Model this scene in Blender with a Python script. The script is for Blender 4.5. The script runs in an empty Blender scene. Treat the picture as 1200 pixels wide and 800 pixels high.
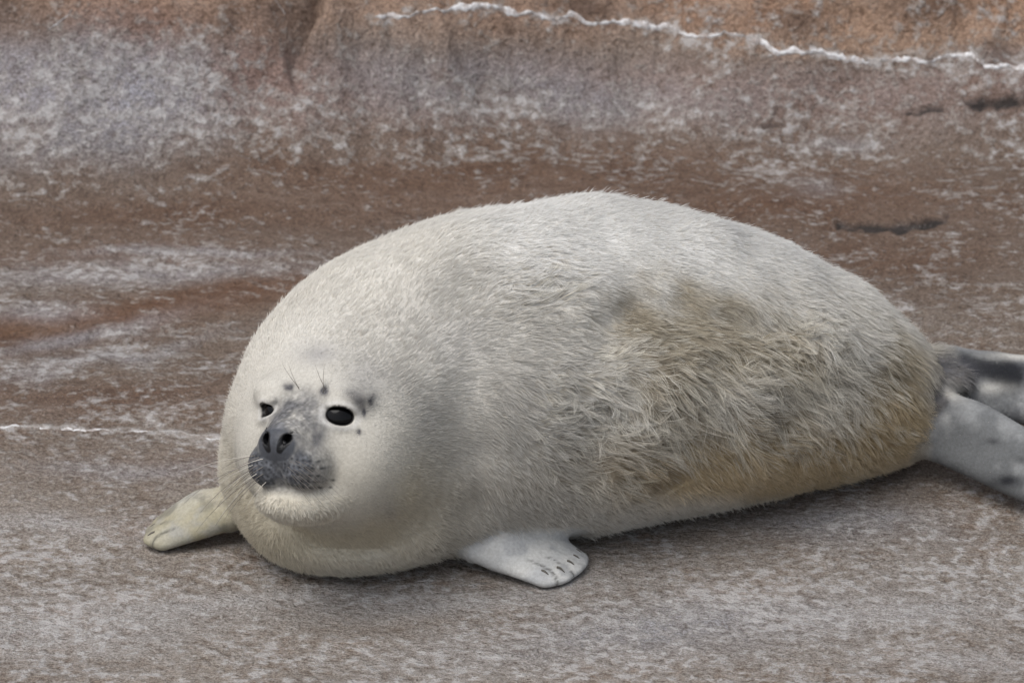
import bpy, bmesh, math, random
import numpy as np
from mathutils import Vector, Matrix, kdtree
random.seed(7); RNG = np.random.default_rng(7)
scene = bpy.context.scene
R = math.radians

# ------------------------------------------------------------------ camera
PITCH = R(25); DIST = 6.0; FPX = 4966.0          # photo is 1200 x 800; FPX in photo pixels
TARGET = np.array([0., 0., 0.])
FWD = np.array([0., math.cos(PITCH), -math.sin(PITCH)])
RIGHT = np.array([1., 0., 0.]); UPV = np.array([0., math.sin(PITCH), math.cos(PITCH)])
EYE = TARGET - DIST * FWD
cam = bpy.data.cameras.new('camera'); cam_o = bpy.data.objects.new('camera', cam)
scene.collection.objects.link(cam_o); scene.camera = cam_o
cam_o.location = EYE; cam_o.rotation_euler = (math.pi / 2 - PITCH, 0, 0)
cam.sensor_width = 36; cam.lens = 36 * FPX / 1200; cam.clip_end = 500
cam.dof.use_dof = True; cam.dof.focus_distance = 5.19; cam.dof.aperture_fstop = 9.0

# ------------------------------------------------------------------ world, sun, exposure
SUN_EL, SUN_AZ = R(65), R(-132)                    # azimuth measured from +Y towards +X
world = bpy.data.worlds.new('World'); scene.world = world; world.use_nodes = True
wn = world.node_tree; bg = wn.nodes['Background']
sky = wn.nodes.new('ShaderNodeTexSky'); sky.sky_type = 'NISHITA'; sky.sun_disc = False
sky.sun_elevation = SUN_EL; sky.sun_rotation = SUN_AZ
sky.air_density = 1.0; sky.dust_density = 4.0; sky.ozone_density = 0.6
hs = wn.nodes.new('ShaderNodeHueSaturation'); hs.inputs['Saturation'].default_value = 0.45      # thin even cloud
wn.links.new(sky.outputs[0], hs.inputs['Color']); wn.links.new(hs.outputs[0], bg.inputs[0]); bg.inputs[1].default_value = 0.14
sun = bpy.data.lights.new('sun', 'SUN'); sun.energy = 1.5; sun.angle = R(50); sun.color = (1.0, 0.975, 0.945)
sun_o = bpy.data.objects.new('sun', sun); scene.collection.objects.link(sun_o)
sd = Vector((math.sin(SUN_AZ) * math.cos(SUN_EL), math.cos(SUN_AZ) * math.cos(SUN_EL), math.sin(SUN_EL)))
sun_o.rotation_euler = sd.to_track_quat('Z', 'Y').to_euler(); sun_o.location = sd * 10
vs = scene.view_settings
vs.view_transform = 'Standard'; vs.look = 'None'; vs.exposure = 0.22; vs.gamma = 1.0; vs.use_curve_mapping = False
scene.cycles.use_denoising = True
scene.cycles.max_bounces = 6; scene.cycles.diffuse_bounces = 3
scene.cycles_curves.shape = 'RIBBONS'

# ------------------------------------------------------------------ helpers
def proj(p):
    d = np.asarray(p, float) - EYE
    z = d @ FWD
    return 600 + FPX * (d @ RIGHT) / z, 400 - FPX * (d @ UPV) / z
def ray(px, py):
    return FWD + RIGHT * ((px - 600) / FPX) + UPV * ((400 - py) / FPX)
def P(px, py, z=0.0):                              # pixel -> point at height z (the height comes from what it touches)
    r = ray(px, py); return EYE + r * ((z - EYE[2]) / r[2])
def srgb(r, g, b):
    c = np.array([r, g, b]) / 255.0
    return np.where(c <= 0.04045, c / 12.92, ((c + 0.055) / 1.055) ** 2.4)
def hash3(ix, iy, iz, seed):
    h = (ix.astype(np.uint32) * np.uint32(374761393) + iy.astype(np.uint32) * np.uint32(668265263)
         + iz.astype(np.uint32) * np.uint32(2147483647) + np.uint32(seed * 974711 & 0xffffffff))
    h = (h ^ (h >> np.uint32(13))) * np.uint32(1274126177)
    h = (h ^ (h >> np.uint32(16))) * np.uint32(2246822519)
    return ((h ^ (h >> np.uint32(15))).astype(np.float32) / np.float32(4294967295.0)) * 2 - 1
def noise3(p, seed=0):
    i = np.floor(p).astype(np.int64); f = (p - i).astype(np.float32)
    f = f * f * f * (f * (f * 6 - 15) + 10)
    x, y, z = i[:, 0], i[:, 1], i[:, 2]; out = 0
    for a in (0, 1):
        for b in (0, 1):
            for c in (0, 1):
                w = (f[:, 0] if a else 1 - f[:, 0]) * (f[:, 1] if b else 1 - f[:, 1]) * (f[:, 2] if c else 1 - f[:, 2])
                out = out + w * hash3(x + a, y + b, z + c, seed)
    return out
def noise2(x, y, seed=0):
    ix = np.floor(x).astype(np.int64); iy = np.floor(y).astype(np.int64)
    fx = (x - ix).astype(np.float32); fy = (y - iy).astype(np.float32)
    fx = fx * fx * (3 - 2 * fx); fy = fy * fy * (3 - 2 * fy); z = np.zeros_like(ix)
    return ((hash3(ix, iy, z, seed) * (1 - fx) + hash3(ix + 1, iy, z, seed) * fx) * (1 - fy)
            + (hash3(ix, iy + 1, z, seed) * (1 - fx) + hash3(ix + 1, iy + 1, z, seed) * fx) * fy)
def fbm2(x, y, octs=4, seed=0, gain=0.5):
    s = 0; a = 1.0; t = 0
    for o in range(octs):
        s = s + a * noise2(x * 2 ** o + 17.3 * o, y * 2 ** o - 9.1 * o, seed + o); t += a; a *= gain
    return s / t
def fbm3(p, octs=3, seed=0):
    s = 0; a = 1.0; t = 0
    for o in range(octs):
        s = s + a * noise3(p * 2 ** o + 13.7 * o, seed + o); t += a; a *= 0.5
    return s / t
def sstep(a, b, x):
    t = np.clip((x - a) / (b - a), 0, 1); return t * t * (3 - 2 * t)
def mixc(c, col, m):
    return c * (1 - m[:, None]) + np.asarray(col)[None, :] * m[:, None]
def link(o, parent=None):
    scene.collection.objects.link(o)
    if parent is not None:
        o.parent = parent; o.location = -parent.location      # parts are built in world coordinates
    return o
def mesh_obj(name, verts, faces, mat, parent=None, smooth=True):
    me = bpy.data.meshes.new(name)
    if isinstance(faces, np.ndarray):
        n = faces.shape[1]
        me.vertices.add(len(verts)); me.vertices.foreach_set('co', np.asarray(verts, np.float32).ravel())
        me.loops.add(faces.size); me.loops.foreach_set('vertex_index', faces.astype(np.int32).ravel())
        me.polygons.add(len(faces)); me.polygons.foreach_set('loop_start', np.arange(0, faces.size, n, dtype=np.int32))
        me.update(calc_edges=True); me.validate()
    else:
        me.from_pydata([tuple(v) for v in verts], [], [tuple(f) for f in faces]); me.update()
    me.polygons.foreach_set('use_smooth', [smooth] * len(me.polygons))
    me.materials.append(mat)
    return link(bpy.data.objects.new(name, me), parent)
def color_attr(me, name, rgb, a=None):
    at = me.attributes.new(name, 'FLOAT_COLOR', 'POINT')
    v = np.ones((len(rgb), 4), np.float32); v[:, :3] = rgb
    if a is not None: v[:, 3] = a
    at.data.foreach_set('color', v.ravel())
class NT:
    def __init__(s, name):
        s.m = bpy.data.materials.new(name); s.m.use_nodes = True; s.t = s.m.node_tree
        s.b = s.t.nodes['Principled BSDF']; s.out = s.t.nodes['Material Output']
    def n(s, kind, **kw):
        nd = s.t.nodes.new(kind)
        for k, v in kw.items():
            if k.startswith('i_'):
                nd.inputs[k[2:].replace('_', ' ')].default_value = v
            else: setattr(nd, k, v)
        return nd
    def l(s, a, b): s.t.links.new(a, b)
    def mix(s, fac, a, b, mode='MIX'):
        m = s.n('ShaderNodeMix', data_type='RGBA', blend_type=mode)
        for sock, v in ((0, fac), (6, a), (7, b)):
            if isinstance(v, bpy.types.NodeSocket): s.l(v, m.inputs[sock])
            else: m.inputs[sock].default_value = v if sock == 0 else (*v, 1)
        return m.outputs[2]
    def math(s, op, a, b=0.0, clamp=False):
        m = s.n('ShaderNodeMath', operation=op, use_clamp=clamp)
        for k, v in ((0, a), (1, b)):
            if isinstance(v, bpy.types.NodeSocket): s.l(v, m.inputs[k])
            else: m.inputs[k].default_value = v
        return m.outputs[0]
    def ramp(s, x, a, b):
        r = s.n('ShaderNodeMapRange', interpolation_type='SMOOTHSTEP'); r.inputs[1].default_value = a; r.inputs[2].default_value = b
        s.l(x, r.inputs[0]); return r.outputs[0]
    def noise(s, vec, scale, detail=4, rough=0.55, dist=0.0):
        k = s.n('ShaderNodeTexNoise'); k.inputs['Scale'].default_value = scale; k.inputs['Detail'].default_value = detail
        k.inputs['Roughness'].default_value = rough; k.inputs['Distortion'].default_value = dist; s.l(vec, k.inputs['Vector']); return k.outputs[0]

# ------------------------------------------------------------------ materials
def rock_material():
    t = NT('wet_rock'); b = t.b
    geo = t.n('ShaderNodeNewGeometry')
    at = t.n('ShaderNodeAttribute', attribute_name='stain'); a2 = t.n('ShaderNodeAttribute', attribute_name='wear')
    sep = t.n('ShaderNodeSeparateColor'); t.l(a2.outputs['Color'], sep.inputs[0])
    salt, wet, grit = sep.outputs[0], sep.outputs[1], sep.outputs[2]
    mp = t.n('ShaderNodeMapping'); mp.inputs['Scale'].default_value = (1, 1.15, 1.1); mp.inputs['Rotation'].default_value = (0, 0, 0.12)
    t.l(geo.outputs['Position'], mp.inputs[0]); v = mp.outputs[0]
    big = t.noise(v, 8, 6, 0.6, 0.2); mid = t.noise(v, 30, 6, 0.62, 0.2); fine = t.noise(v, 120, 5, 0.65, 0.1); grain = t.noise(v, 520, 3, 0.6)
    col = at.outputs['Color']
    col = t.mix(t.math('MULTIPLY', t.ramp(big, 0.50, 0.66), 0.55), col, t.mix(1.0, col, (0.88, 0.74, 0.63), 'MULTIPLY'))
    col = t.mix(t.math('MULTIPLY', t.ramp(big, 0.48, 0.34), 0.45), col, t.mix(1.0, col, (1.18, 1.25, 1.32), 'MULTIPLY'))
    # tonal mottling at three sizes
    col = t.mix(t.math('MULTIPLY', t.ramp(mid, 0.50, 0.70), 0.42), col, t.mix(0.5, col, (0.30, 0.25, 0.225)))
    col = t.mix(t.math('MULTIPLY', t.ramp(mid, 0.48, 0.30), 0.55), col, t.mix(1.0, col, (0.60, 0.52, 0.46), 'MULTIPLY'))
    col = t.mix(t.math('MULTIPLY', t.ramp(fine, 0.50, 0.34), 0.75), col, t.mix(1.0, col, (0.50, 0.44, 0.40), 'MULTIPLY'))
    gr2 = t.noise(v, 300, 4, 0.7); col = t.mix(t.math('MULTIPLY', t.ramp(gr2, 0.40, 0.62), 1.0), t.mix(1.0, col, (0.62, 0.585, 0.56), 'MULTIPLY'), t.mix(1.0, col, (1.22, 1.22, 1.22), 'MULTIPLY'))
    # flakes of pale salt: where the salt mask is strong they merge into crusts
    flake = t.noise(v, 62, 8, 0.60, 0.1)
    salt = t.math('ADD', salt, t.math('ADD', t.math('MULTIPLY', t.math('SUBTRACT', mid, 0.5), 1.7), t.math('MULTIPLY', t.math('SUBTRACT', big, 0.5), 1.7)))
    f1 = t.math('ADD', flake, t.math('MULTIPLY', gr2, 0.30))
    soft = t.ramp(t.math('SUBTRACT', f1, t.math('SUBTRACT', 0.825, t.math('MULTIPLY', salt, 0.30))), -0.012, 0.055)
    hard = t.ramp(t.math('SUBTRACT', f1, t.math('SUBTRACT', 0.925, t.math('MULTIPLY', salt, 0.28))), -0.005, 0.05)
    fl = t.math('MAXIMUM', t.math('MULTIPLY', soft, 0.62), hard)
    col = t.mix(t.math('MULTIPLY', soft, 0.42), col, t.mix(fine, (0.28, 0.255, 0.232), (0.44, 0.42, 0.395)))
    col = t.mix(t.math('MULTIPLY', hard, 0.52), col, t.mix(gr2, (0.40, 0.39, 0.39), (0.62, 0.61, 0.61)))
    # specks
    vor = t.n('ShaderNodeTexVoronoi'); vor.inputs['Scale'].default_value = 150; t.l(v, vor.inputs['Vector'])
    spk = t.math('MULTIPLY', t.ramp(vor.outputs['Distance'], 0.20, 0.10), t.ramp(t.noise(v, 60, 2), 0.52, 0.62))
    col = t.mix(t.math('MULTIPLY', spk, 0.6), col, (0.55, 0.52, 0.50))
    vor2 = t.n('ShaderNodeTexVoronoi'); vor2.inputs['Scale'].default_value = 95; t.l(v, vor2.inputs['Vector'])
    pit = t.math('MULTIPLY', t.ramp(vor2.outputs['Distance'], 0.16, 0.07), t.ramp(t.noise(v, 45, 2), 0.56, 0.64))
    col = t.mix(t.math('MULTIPLY', pit, 0.8), col, (0.05, 0.042, 0.036))
    t.l(col, b.inputs['Base Color'])
    rg = t.math('SUBTRACT', 0.78, t.math('MULTIPLY', wet, 0.45)); t.l(rg, b.inputs['Roughness'])
    b.inputs['Specular IOR Level'].default_value = 0.45
    hgt = t.math('ADD', t.math('MULTIPLY', mid, 0.9), t.math('ADD', t.math('MULTIPLY', fine, 0.5), t.math('MULTIPLY', grain, 0.14)))
    hgt = t.math('ADD', hgt, t.math('MULTIPLY', fl, 0.10)); hgt = t.math('SUBTRACT', hgt, t.math('MULTIPLY', pit, 0.25))
    bp = t.n('ShaderNodeBump'); bp.inputs['Distance'].default_value = 0.018; t.l(hgt, bp.inputs['Height'])
    t.l(t.math('ADD', 0.35, t.math('MULTIPLY', grit, 0.65)), bp.inputs['Strength']); t.l(bp.outputs[0], b.inputs['Normal'])
    return t.m
def crust_material():
    t = NT('mineral_crust'); geo = t.n('ShaderNodeNewGeometry'); n = t.noise(geo.outputs['Position'], 90, 5, 0.6)
    t.l(t.mix(t.ramp(n, 0.35, 0.6), (0.33, 0.29, 0.27), (0.66, 0.66, 0.67)), t.b.inputs['Base Color']); t.b.inputs['Roughness'].default_value = 0.9
    bp = t.n('ShaderNodeBump'); bp.inputs['Distance'].default_value = 0.004; t.l(n, bp.inputs['Height']); t.l(bp.outputs[0], t.b.inputs['Normal'])
    return t.m
def skin_material():
    t = NT('seal_skin'); at = t.n('ShaderNodeAttribute', attribute_name='coat'); geo = t.n('ShaderNodeNewGeometry')
    n = t.noise(geo.outputs['Position'], 260, 4, 0.6)
    c = t.mix(t.ramp(n, 0.3, 0.7), t.mix(1.0, at.outputs['Color'], (0.82, 0.81, 0.80), 'MULTIPLY'), at.outputs['Color'])
    t.l(c, t.b.inputs['Base Color'])
    t.l(t.math('SUBTRACT', 0.85, t.math('MULTIPLY', at.outputs['Alpha'], 0.45)), t.b.inputs['Roughness'])
    t.b.inputs['Specular IOR Level'].default_value = 0.3
    bp = t.n('ShaderNodeBump'); bp.inputs['Distance'].default_value = 0.0015; bp.inputs['Strength'].default_value = 0.5
    t.l(n, bp.inputs['Height']); t.l(bp.outputs[0], t.b.inputs['Normal'])
    return t.m
def fur_material():
    t = NT('seal_fur'); t.t.nodes.remove(t.b)
    at = t.n('ShaderNodeAttribute', attribute_name='strand_color'); nr = t.n('ShaderNodeAttribute', attribute_name='skin_normal')
    geo = t.n('ShaderNodeNewGeometry')
    mixn = t.n('ShaderNodeVectorMath', operation='SCALE'); t.l(nr.outputs['Vector'], mixn.inputs[0]); mixn.inputs['Scale'].default_value = 1.6
    addn = t.n('ShaderNodeVectorMath', operation='ADD'); t.l(mixn.outputs[0], addn.inputs[0]); t.l(geo.outputs['Normal'], addn.inputs[1])
    nn = t.n('ShaderNodeVectorMath', operation='NORMALIZE'); t.l(addn.outputs[0], nn.inputs[0])
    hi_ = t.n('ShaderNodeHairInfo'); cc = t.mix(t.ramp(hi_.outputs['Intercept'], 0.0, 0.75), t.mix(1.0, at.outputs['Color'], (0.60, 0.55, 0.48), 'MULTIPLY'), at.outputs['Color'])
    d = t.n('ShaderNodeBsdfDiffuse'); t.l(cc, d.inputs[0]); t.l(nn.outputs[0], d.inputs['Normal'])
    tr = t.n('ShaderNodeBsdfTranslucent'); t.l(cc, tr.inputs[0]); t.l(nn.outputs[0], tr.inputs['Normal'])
    gl = t.n('ShaderNodeBsdfHair', component='Reflection'); gl.inputs['Color'].default_value = (0.9, 0.9, 0.9, 1)
    gl.inputs['RoughnessU'].default_value = 0.35; gl.inputs['RoughnessV'].default_value = 0.5
    m1 = t.n('ShaderNodeMixShader'); m1.inputs[0].default_value = 0.18; t.l(d.outputs[0], m1.inputs[1]); t.l(tr.outputs[0], m1.inputs[2])
    m2 = t.n('ShaderNodeMixShader'); m2.inputs[0].default_value = 0.07; t.l(m1.outputs[0], m2.inputs[1]); t.l(gl.outputs[0], m2.inputs[2])
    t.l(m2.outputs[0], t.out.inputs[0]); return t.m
def plain(name, col, rough, spec=0.5, coat=0.0):
    t = NT(name); geo = t.n('ShaderNodeNewGeometry'); n = t.noise(geo.outputs['Position'], 120, 3)
    t.l(t.mix(n, tuple(x * 0.8 for x in col), tuple(x * 1.2 for x in col)), t.b.inputs['Base Color'])
    t.b.inputs['Roughness'].default_value = rough; t.b.inputs['Specular IOR Level'].default_value = spec; t.b.inputs['Coat Weight'].default_value = coat
    t.b.inputs['Coat Roughness'].default_value = 0.02
    return t.m
M_ROCK = rock_material(); M_CRUST = crust_material(); M_SKIN = skin_material(); M_FUR = fur_material()
M_EYE = plain('eye_wet_black', (0.004, 0.0037, 0.004), 0.03, 0.20, 0.0)
M_CLAW = plain('claw_horn', (0.085, 0.075, 0.062), 0.4)
M_WHISK = plain('whisker_dark', (0.16, 0.14, 0.12), 0.4); M_WHISKP = plain('whisker_pale', (0.55, 0.52, 0.46), 0.4)

# ------------------------------------------------------------------ ground and rock wall: one height function
def wall_base(x):
    return 0.66 + 0.10 * sstep(-0.35, 0.15, x) + 0.05 * noise2(x * 2.1, x * 0 + 3.0, 5) + 0.015 * noise2(x * 9.0, x * 0 + 1.0, 6)
def height(x, y):
    h = 0.013 * fbm2(x * 2.2, y * 3.0, 3, 11) + 0.0055 * fbm2(x * 22, y * 26, 3, 21) + 0.0010 * fbm2(x * 120, y * 130, 2, 31)
    # shallow runnels that curl on the left
    ph = (y + 0.10 * np.sin(x * 2.6 + 1.0)) * 26 + 2.0 * noise2(x * 2, y * 3, 41)
    h = h + 0.0045 * np.sin(ph) * np.exp(-((x + 0.65) / 0.4) ** 2 - ((y - 0.14) / 0.24) ** 2)
    near = sstep(-0.1, 0.12, np.maximum(np.abs(x - 0.05) - 0.75, np.abs(y + 0.55) - 0.42))     # ground stays level under the animal
    h = h * (0.30 + 0.70 * near)
    t = y - wall_base(x)
    ramp = np.where(t < -0.12, 0, np.where(t < 0.12, (t + 0.12) ** 2 / 0.48, t))
    up = 1.45 * ramp
    up = np.where(up > 1.1, 1.1 + 0.12 * (1 - np.exp(-(up - 1.1) / 0.25)) + 0.02 * np.minimum(up - 1.1, 3.0), up)
    rough = sstep(-0.15, 0.12, t) * (1 - 0.6 * sstep(2.0, 6.0, t))
    h = h + up + rough * (0.075 * fbm2(x * 4.2, y * 4.6, 4, 51, 0.55) + 0.030 * np.abs(fbm2(x * 11, y * 9, 4, 61, .6)) * sstep(0.0, 0.12, t) + 0.016 * fbm2(x * 30, y * 22, 4, 65, .6) * sstep(-.05, .1, t))
    # rounded mound bottom left, cleft beside it
    h = h + 0.10 * np.exp(-((x + 0.60) / 0.30) ** 2 - ((y - 0.74) / 0.17) ** 2)
    cx = -0.295 + 0.035 * np.sin(y * 15 + .5) + 0.012 * noise2(y * 22, y * 0 + 2, 67) - 0.25 * np.maximum(y - 0.82, 0)
    h = h - 0.05 * np.exp(-((x - cx) / (0.012 + 0.10 * np.maximum(y - .8, 0))) ** 2) * sstep(0.66, 0.76, y) * sstep(1.05, .85, y)
    h = h + 0.03 * np.exp(-((x - cx + 0.06) / 0.05) ** 2) * sstep(0.62, 0.8, y) * (1 - sstep(1.0, 1.3, y))
    return h
def hits(px, py):                                     # pixels -> first points on ground/wall along their rays
    r = FWD[None] + RIGHT[None] * ((np.asarray(px) - 600) / FPX)[:, None] + UPV[None] * ((400 - np.asarray(py)) / FPX)[:, None]
    a = np.full(len(r), 5.2); b = a.copy(); found = np.zeros(len(r), bool)
    for t in np.linspace(5.2, 9.0, 96):
        q = EYE + r * t; below = q[:, 2] < height(q[:, 0], q[:, 1]); new = below & ~found; b[new] = t; found |= new; a[~found] = t
    for _ in range(14):
        m = (a + b) / 2; q = EYE + r * m[:, None]; below = q[:, 2] < height(q[:, 0], q[:, 1]); b = np.where(below, m, b); a = np.where(below, a, m)
    return EYE + r * b[:, None]
def axis(lo, hi, step, far, n):
    mid = np.arange(lo, hi + step / 2, step); g = np.geomspace(step * 1.5, far, n)
    return np.concatenate([(lo - g)[::-1], mid, hi + g])
gx = axis(-0.86, 0.86, 0.003, 45, 34); gy = axis(-1.32, 1.12, 0.0045, 45, 34)
GX, GY = np.meshgrid(gx, gy, indexing='ij'); fx, fy = GX.ravel(), GY.ravel()
GZ = height(fx, fy); GV = np.stack([fx, fy, GZ], 1)
pu, pv = proj(np.stack([fx, np.clip(fy, -4, 4), np.where(np.abs(fy) < 4, GZ, 0)], 1))

# stains of the rock, shade of its crevices painted in (a pattern of its own, laid out where the photograph shows it)
wx = pu + 46 * fbm2(fx * 7, fy * 9, 3, 71); wy = pv + 16 * fbm2(fx * 8, fy * 5, 3, 81)
def blob(cx, cy, rx, ry, rot=0.0, p=2):
    c, s = math.cos(rot), math.sin(rot); dx, dy = wx - cx, wy - cy
    return np.exp(-(((dx * c + dy * s) / rx) ** 2 + ((-dx * s + dy * c) / ry) ** 2) ** (p / 2))
n1 = fbm2(fx * 5, fy * 5, 4, 91); n2 = fbm2(fx * 2.2, fy * 3.2, 3, 95)
col = np.tile(srgb(124, 114, 104), (len(fx), 1))
col = mixc(col, srgb(120, 104, 91), sstep(-0.15, 0.5, n1) * 0.6)
col = mixc(col, srgb(107, 92, 81), 0.85 * np.exp(-((wy - 250) / 115) ** 2))
col = mixc(col, srgb(145, 128, 123), 0.75 * np.exp(-((wy - 105) / 48) ** 2))
col = mixc(col, srgb(168, 141, 122), 0.9 * sstep(70, 15, wy + 0.00 * wx) * (0.8 + 0.2 * np.tanh(n1 * 3)))
col = mixc(col, srgb(170, 142, 120), 0.8 * sstep(75, 45, wy) * sstep(750, 1000, wx))
col = mixc(col, srgb(96, 68, 46), 0.92 * np.clip(blob(150, 372, 260, 22, -0.10) + blob(30, 398, 80, 26) + 0.6 * blob(280, 340, 130, 12, -0.1), 0, 1))
col = mixc(col, srgb(112, 88, 72), 0.6 * np.clip(blob(150, 300, 220, 26) + blob(700, 195, 250, 30) + blob(960, 230, 240, 50) + blob(480, 220, 200, 40), 0, 1))
col = mixc(col, srgb(116, 97, 84), 0.7 * np.clip(blob(120, 470, 220, 30) + blob(180, 540, 120, 22), 0, 1))
col = mixc(col, srgb(148, 140, 131), 0.90 * sstep(500, 660, wy - .06 * (wx - 600)) * (0.75 + 0.25 * np.tanh(n2 * 3)))
col = mixc(col, srgb(156, 156, 163), 0.85 * np.clip(blob(120, 105, 210, 72, 0, 4), 0, 1))
col = mixc(col, srgb(152, 152, 158), .62 * np.clip(blob(170, 322, 190, 13, -0.02) + blob(90, 402, 120, 10, -0.25) + blob(240, 296, 120, 6) + blob(30, 370, 50, 12) + blob(120, 425, 110, 8, -0.2) + .8 * blob(940, 225, 30, 14) + .7 * blob(990, 165, 40, 9) + .8 * blob(140, 545, 90, 10), 0, 1))
col = mixc(col, srgb(176, 174, 173), .75 * np.clip(blob(70, 735, 190, 34) + blob(330, 705, 150, 12, -.06) + blob(560, 700, 170, 14, -.12) + blob(760, 730, 170, 20, -.12) + blob(1010, 715, 170, 16, .05) + blob(1130, 775, 120, 14) + blob(990, 612, 80, 12) + blob(90, 610, 120, 12), 0, 1))
col = mixc(col, srgb(98, 74, 57), .75 * np.clip(blob(560, 205, 260, 14) + blob(880, 240, 160, 22) + blob(1040, 300, 150, 22) + blob(200, 250, 260, 18) + blob(320, 350, 90, 10) + blob(130, 455, 150, 12), 0, 1))
col = mixc(col, srgb(138, 138, 143), .6 * np.clip(blob(680, 118, 170, 26) + blob(520, 90, 120, 30) + blob(60, 180, 140, 26) + blob(760, 740, 260, 40, -.1) + blob(1000, 620, 100, 26), 0, 1))
col = mixc(col, srgb(138, 108, 94), 0.7 * np.clip(blob(320, 90, 60, 60) + blob(150, 30, 80, 30), 0, 1))
col = mixc(col, srgb(92, 74, 64), 0.75 * np.clip(blob(15, 15, 45, 45) + blob(330, 15, 40, 22) + blob(265, 25, 20, 30) + blob(930, 20, 40, 22) + blob(1090, 5, 60, 25) + blob(700, 5, 40, 20), 0, 1))  # shade of crevices high on the rock face, painted as dark brown
salt = 0.46 + 0.22 * n1 + 0.15 * n2
salt += 0.30 * np.clip(blob(120, 90, 190, 60) + blob(100, 160, 260, 22) + blob(260, 130, 130, 30), 0, 1.2)
salt += 0.50 * np.clip(blob(170, 322, 180, 15, -0.02) + blob(90, 400, 120, 12, -0.25) + blob(230, 296, 120, 8) + blob(30, 370, 50, 14) + blob(120, 425, 110, 10, -0.2), 0, 1.2)
salt += 0.34 * np.clip(blob(650, 120, 220, 26) + blob(900, 190, 160, 16) + blob(940, 225, 30, 14) + blob(560, 185, 120, 14) + blob(990, 165, 40, 10), 0, 1)
salt += 0.20 * sstep(540, 720, wy) + 0.45 * np.clip(blob(80, 720, 170, 50) + blob(980, 720, 220, 40) + blob(760, 740, 200, 26, -0.15) + blob(480, 700, 160, 14, -0.1) + blob(990, 610, 70, 22) + blob(180, 510, 80, 10, 0.1) + blob(300, 560, 160, 14, .1) + blob(40, 640, 120, 30) + blob(620, 770, 200, 22, -.1) + blob(1120, 680, 120, 22), 0, 1)
salt -= 0.45 * np.clip(blob(150, 372, 230, 16, -0.10) + blob(30, 398, 70, 22), 0, 1) + 0.22 * np.exp(-((wy - 245) / 60) ** 2) + 0.15 * sstep(60, 10, wy)
def line_mask(pts, w, jit=3.0):
    jx = pu + jit * 2 * fbm2(fx * 40, fy * 40, 2, 101); jy = pv + jit * fbm2(fx * 55, fy * 55, 3, 111); m = np.zeros(len(fx))
    sel = (pu > -60) & (pu < 1260) & (pv > -60) & (pv < 860)
    d = np.full(len(fx), 1e9)
    for (x0, y0), (x1, y1) in zip(pts[:-1], pts[1:]):
        L2 = (x1 - x0) ** 2 + (y1 - y0) ** 2
        t = np.clip(((jx[sel] - x0) * (x1 - x0) + (jy[sel] - y0) * (y1 - y0)) / L2, 0, 1)
        d[sel] = np.minimum(d[sel], np.hypot(jx[sel] - x0 - t * (x1 - x0), jy[sel] - y0 - t * (y1 - y0)))
    return np.exp(-(d / w) ** 2)
brk = sstep(-.25, .25, fbm2(fx * 30, fy * 30, 3, 131))
vein = brk * line_mask([(-20, 499), (40, 500), (100, 503), (160, 507), (210, 508), (262, 514)], 2.4, 5)
vein2 = .9 * sstep(-.05, .3, fbm2(fx * 55, fy * 55, 3, 135)) * line_mask([(150, 486), (180, 494), (215, 506), (258, 513)], 8, 14) + 0.8 * sstep(-.1, .35, fbm2(fx * 45, fy * 45, 3, 133)) * line_mask([(160, 490), (185, 497), (200, 508), (235, 520)], 5, 6) + 0.4 * line_mask([(0, 137), (120, 133), (240, 136), (310, 140), (362, 125)], 3.5, 4)
wl_ = line_mask([(440, 20), (500, 14), (575, 8), (650, 24), (740, 28), (800, 42), (890, 48), (945, 60), (1025, 74), (1138, 65), (1155, 80), (1230, 74)], 9, 8)
salt += 0.9 * vein + 0.8 * vein2 + .55 * wl_
col = mixc(col, srgb(196, 192, 188), np.clip(0.7 * vein + 0.45 * vein2, 0, 1))
crk = line_mask([(985, 263), (1020, 266), (1055, 268), (1085, 262), (1112, 256)], 4.0, 5) + line_mask([(1130, 122), (1165, 121), (1200, 116)], 7, 8) + 0.8 * line_mask([(1062, 131), (1075, 130), (1110, 126)], 3, 6) + 0.5 * line_mask([(880, 150), (905, 140), (915, 128)], 3, 8) + 0.5 * line_mask([(900, 148), (920, 144)], 3, 5)
crk = np.clip(1.7 * crk * (0.75 + 0.6 * noise2(fx * 60, fy * 60, 121)), 0, 1)
col = mixc(col, srgb(38, 34, 33), 0.95 * np.clip(crk, 0, 1)); salt -= 1.5 * crk
GV[:, 2] -= 0.006 * crk; GV[:, 2] += 0.002 * (vein + 0.5 * vein2)
wet = np.clip(0.9 * (blob(150, 372, 260, 26, -0.1) + blob(150, 300, 220, 26) * 0.5) + 0.2, 0, 1)
grit = np.clip(0.75 + 0.25 * n1 - 0.5 * blob(150, 372, 230, 18, -0.1), 0, 1)
salt = np.where(salt > .6, .6 + .5 * (1 - np.exp(-(salt - .6) / .5)), salt)
wear = np.stack([np.clip(salt, 0, 1.3), wet, grit], 1)
NX, NY = len(gx), len(gy)
idx = np.arange(NX * NY).reshape(NX, NY)
quads = np.stack([idx[:-1, :-1], idx[1:, :-1], idx[1:, 1:], idx[:-1, 1:]], -1).reshape(-1, 4)
qy = fy[quads].mean(1); qx = fx[quads].mean(1); iswall = qy > wall_base(qx) - 0.05
def sheet(name, qs):
    used, inv = np.unique(qs, return_inverse=True)
    o = mesh_obj(name, GV[used], inv.reshape(-1, 4), M_ROCK)
    color_attr(o.data, 'stain', col[used]); color_attr(o.data, 'wear', wear[used]); return o
ground = sheet('ground', quads[~iswall]); ground['kind'] = 'structure'
rock_wall = sheet('rock_wall', quads[iswall])
rock_wall['label'] = 'rough orange-brown rock face with a white mineral line behind the seal'; rock_wall['category'] = 'rock wall'

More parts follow.
